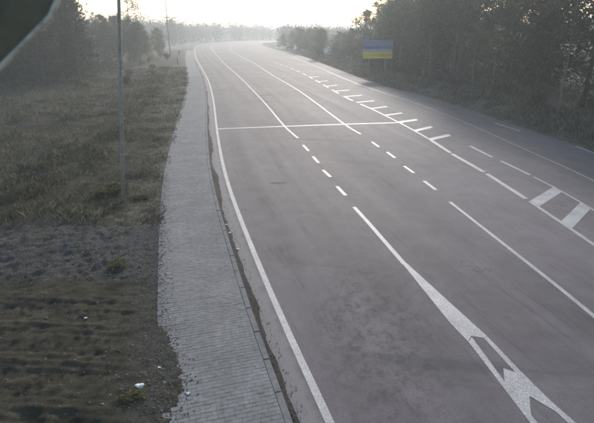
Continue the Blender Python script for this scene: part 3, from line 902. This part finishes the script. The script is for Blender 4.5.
# --- far wood closing the view
C = []; T = MB()
eA, vA = edgeP[edgeP[:, 1] > 150], vergeP[vergeP[:, 1] > 150]
eA, vA = resample(eA, n=260, smooth=False), resample(vA, n=260, smooth=False)
midP = (eA+vA)/2; halfW = np.hypot(*(eA-vA).T)/2
for i in range(1900):
    an = R(random.uniform(-42, 44)); rr_ = random.uniform(270, 470) if i % 3 else random.uniform(470, 600)
    x, y = math.sin(an)*rr_, math.cos(an)*rr_
    if np.min(np.hypot(midP[:, 0]-x, midP[:, 1]-y)-halfW) < 7: continue
    h = random.uniform(9, 14)*(0.8+0.5*vnoise(np.array([an*9]), np.array([1.0]))[0]); z0 = gz(x, y)
    T.tube([(x, y, z0-.3), (x, y, z0+h*.8)], [.2, .08], 4, cap=False)
    m = 240
    q = rng.normal(size=(m, 3))*np.array([1.9, 1.9, h*.24])+np.array([x, y, z0+h*.5])
    q = q[(q[:, 2] > z0+.3) & (q[:, 2] < z0+h*.95)]
    C.append(q)
Vl, Fl = leaf_quads(np.vstack(C), .48)
wood = empty('far_wood'); tag(wood, 'distant hazy wood closing the horizon beyond the bend', 'wood', kind='stuff')
mesh_obj('crowns', np_mesh('crowns', Vl, Fl, M['leaf_dark']), wood)
T.build('trunks', M['bark'], wood)
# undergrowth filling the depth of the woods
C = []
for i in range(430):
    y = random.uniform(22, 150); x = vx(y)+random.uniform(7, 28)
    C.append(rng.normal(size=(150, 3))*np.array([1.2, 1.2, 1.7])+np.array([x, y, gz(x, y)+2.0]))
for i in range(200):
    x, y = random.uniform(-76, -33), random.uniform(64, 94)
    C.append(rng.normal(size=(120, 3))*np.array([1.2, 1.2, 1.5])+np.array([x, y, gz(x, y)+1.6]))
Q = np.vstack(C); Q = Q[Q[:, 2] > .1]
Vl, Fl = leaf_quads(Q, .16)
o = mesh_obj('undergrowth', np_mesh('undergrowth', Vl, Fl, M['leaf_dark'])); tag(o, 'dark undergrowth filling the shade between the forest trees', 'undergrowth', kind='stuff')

# ------------------------------------------------------------------ poles and signs
px, py = -6.96, 17.75; z0 = gz(px, py)
p = empty('utility_pole', (px, py, z0)); p.rotation_euler = (0, R(6.3), 0)
tag(p, 'grey leaning utility pole on the grass left of the pavement', 'pole')
MB().tube([(0, 0, -.6), (0, 0, 2), (0, 0, 9.2)], [.080, .070, .055], 12).build('shaft', M['polec'], p, True)
MB().tube([(0, 0, 1.9), (0, 0, 1.96)], .082, 12).build('band', M['galv'], p)
MB().tube([(0, 0, 5.2), (0, 0, 5.26)], .073, 12).build('band', M['galv'], p)
MB().box((0, 0, 9.0), (1.3, .09, .09)).build('crossarm', M['galv'], p)
for s in (-.55, .55):
    MB().tube([(s, 0, 9.05), (s, 0, 9.12), (s, 0, 9.2), (s, 0, 9.26)], [.02, .05, .045, .03], 8).build('insulator', M['white'], p, True)
x, y = -38.4, 150.0
p = empty('lamp_mast', (x, y, gz(x, y))); tag(p, 'thin tall lamp mast standing against the sky beyond the pavement', 'pole')
MB().tube([(0, 0, -.3), (0, 0, 10), (0, 0, 19.5), (.5, 0, 20.1), (1.6, 0, 20.3)], [.20, .15, .11, .09, .08], 8).build('shaft', M['galv'], p, True)
MB().box((1.9, 0, 20.32), (.8, .3, .14), ch=.04).build('lamp_head', M['galv'], p)

def sign_print(name, bg, ink, ink2, seed, lo, hi, xlo):
    """flat printed panel: rows of unreadable lettering"""
    t = NT(name); v = t.coord()
    n = t.noise(t.coord((7, 1, 3)), 1.6, 2, .4)
    w = t.n('ShaderNodeSeparateXYZ'); t.l(v, w.inputs[0])
    row = t.ramp(w.outputs[2], [(max(0, lo-.03), 0.0), (lo, 1.0), (hi, 1.0), (min(1, hi+.03), 0.0)])
    ink_f = t.mix(1.0, t.ramp(n, [(.36, 0.15), (.46, 1.0)]), row, 'MULTIPLY')
    cc = t.mix(t.ramp(w.outputs[0], [(xlo, 0.0), (min(1, xlo+.2), 1.0)]), ink, ink2)
    t.col(t.mix(ink_f, bg, cc)); t.rough(.5)
    return t.m
x, y = 12.0, 73.6; z0 = gz(x, y)-0.55
s = empty('road_sign', (x, y, z0), R(6)); tag(s, 'big roadside sign with pale blue upper panel and yellow lower panel', 'sign')
for dx in (-1.25, 1.25):
    MB().tube([(dx, .09, -.4), (dx, .09, 5.5)], .05, 10).build('post', M['galv'], s, True)
def panel(nm, zc, hh, mat, w=4.5):
    o = MB().box((0, 0, hh/2), (w, .06, hh), ch=.01).build(nm, mat, s); o.location = (0, 0, zc); return o
panel('upper_panel', 4.38, 1.22, sign_print('sign_blue', (.17, .20, .31), (.03, .04, .27), (.04, .13, .34), 1, .06, .42, .45))
panel('lower_panel', 3.10, 0.86, sign_print('sign_yellow', (.70, .58, .06), (.66, .46, .05), (.58, .34, .04), 2, .22, .62, .1))
panel('middle_strip', 3.965, .41, mat_plain('sign_strip', (.36, .37, .33), .5, .1, 3), 4.45)
x, y = 6.6, 114.2
s = empty('small_sign', (x, y, gz(x, y)), 0); tag(s, 'small white sign on a thin post at the right verge of the bend', 'sign')
MB().tube([(0, .05, -.3), (0, .05, 2.9)], .05, 8).build('post', M['galv'], s, True)
MB().box((0, 0, 2.35), (.85, .03, 1.1), ch=.01).build('plate', M['white'], s)
x, y = -23.9, 100.5
s = empty('edge_sign', (x, y, gz(x, y)), R(78)); tag(s, 'narrow sign post seen edge on beside the far pavement', 'sign')
MB().tube([(0, .05, -.3), (0, .05, 3.0)], .055, 8).build('post', M['white'], s, True)
MB().box((0, 0, 2.5), (.8, .04, .8), ch=.01).build('plate', M['galv'], s)
s = empty('marker_post', (-24.6, 101.5, gz(-24.6, 101.5))); tag(s, 'dark short marker post just left of the edge on sign', 'post')
MB().box((0, 0, .8), (.14, .1, 1.9), ch=.03).build('shaft', M['black'], s)
MB().box((0, 0, 1.45), (.146, .106, .22)).build('reflector', M['white'], s)

# ------------------------------------------------------------------ camera mast; the view camera's own hood edge, built as a made-up second housing
def ray(px_, py_, depth):
    u, v = (px_-297)/470, (211.5-py_)/470
    cp, sp = math.cos(PITCH), math.sin(PITCH)
    return Vector((u, cp+v*sp, -sp+v*cp))*depth+Vector((0, 0, CAM_H))
mx, my = -1.55, -0.35
mast = empty('camera_mast', (mx, my, 0)); tag(mast, 'steel mast at the pavement carrying the camera housing', 'mast')
MB().tube([(0, 0, -.3), (0, 0, 3), (0, 0, 7.4)], [.11, .10, .08], 12).build('shaft', M['galv'], mast, True)
MB().tube([(0, 0, 6.95), (.35, .25, 6.95), (.83, .62, 6.95)], .025, 8).build('arm', M['galv'], mast, True)
hood = empty('camera_housing', (-.72, .27, 6.72)); tag(hood, 'dark olive camera housing with a hood rim coloured as if lit in the top left corner', 'camera housing')
D = 0.62
out = [ray(70, -95, D*1.0), ray(61, -20, D), ray(57, 2, D), ray(50, 17, D), ray(30, 37.5, D), ray(11, 56.5, D), ray(0, 68, D), ray(-40, 104, D*1.0), ray(-75, 130, D*1.0)]
back = [ray(-95, 120, D*1.25), ray(-120, -20, D*1.30), ray(-60, -100, D*1.25)]
loc = Vector((-.72, .27, 6.72))
V = [p_-loc for p_ in out+back]; n = len(V)
nrm = Vector((0, math.cos(PITCH), -math.sin(PITCH)))*.004
F = [tuple(range(n)), tuple(reversed(range(n, 2*n)))]+[(k, n+k, n+(k+1) % n, (k+1) % n) for k in range(n)]
V2 = V+[v+nrm for v in V]
mesh_obj('hood', py_mesh('hood', V2, F, M['hood']), hood)
MB().tube([p_-loc for p_ in out], .0036, 8, ref=nrm.normalized()).build('rim', M['rim'], hood, True)
cen = sum(V, Vector())/n
body = MB().box(cen+Vector((-.10, .06, .05)), (.13, .36, .12), ch=.02).build('body', M['hood'], hood)
MB().tube([cen+Vector((-.10, .245, .05)), cen+Vector((-.10, .262, .05))], .045, 16).build('lens', M['black'], body, True)
MB().tube([cen+Vector((-.10, 0, .1)), cen+Vector((-.10, 0, .21))], .02, 8).build('bracket', M['galv'], hood, True)

# ------------------------------------------------------------------ haze
hz = MB().box((0, 400, 12.5), (4400, 4400, 30.0)).build('haze', None); hz.data.materials.clear()
hm = bpy.data.materials.new('haze'); hm.use_nodes = True
ht = hm.node_tree
ht.nodes.remove(ht.nodes['Principled BSDF'])
pv = ht.nodes.new('ShaderNodeVolumePrincipled')
pv.inputs['Color'].default_value = (.76, .82, .86, 1)
pv.inputs['Density'].default_value = 0.0015
pv.inputs['Anisotropy'].default_value = 0.45
ht.links.new(pv.outputs['Volume'], ht.nodes['Material Output'].inputs['Volume'])
hz.data.materials.append(hm)
tag(hz, kind='stuff'); hz['label'] = 'thin pale morning haze over the road and woods'
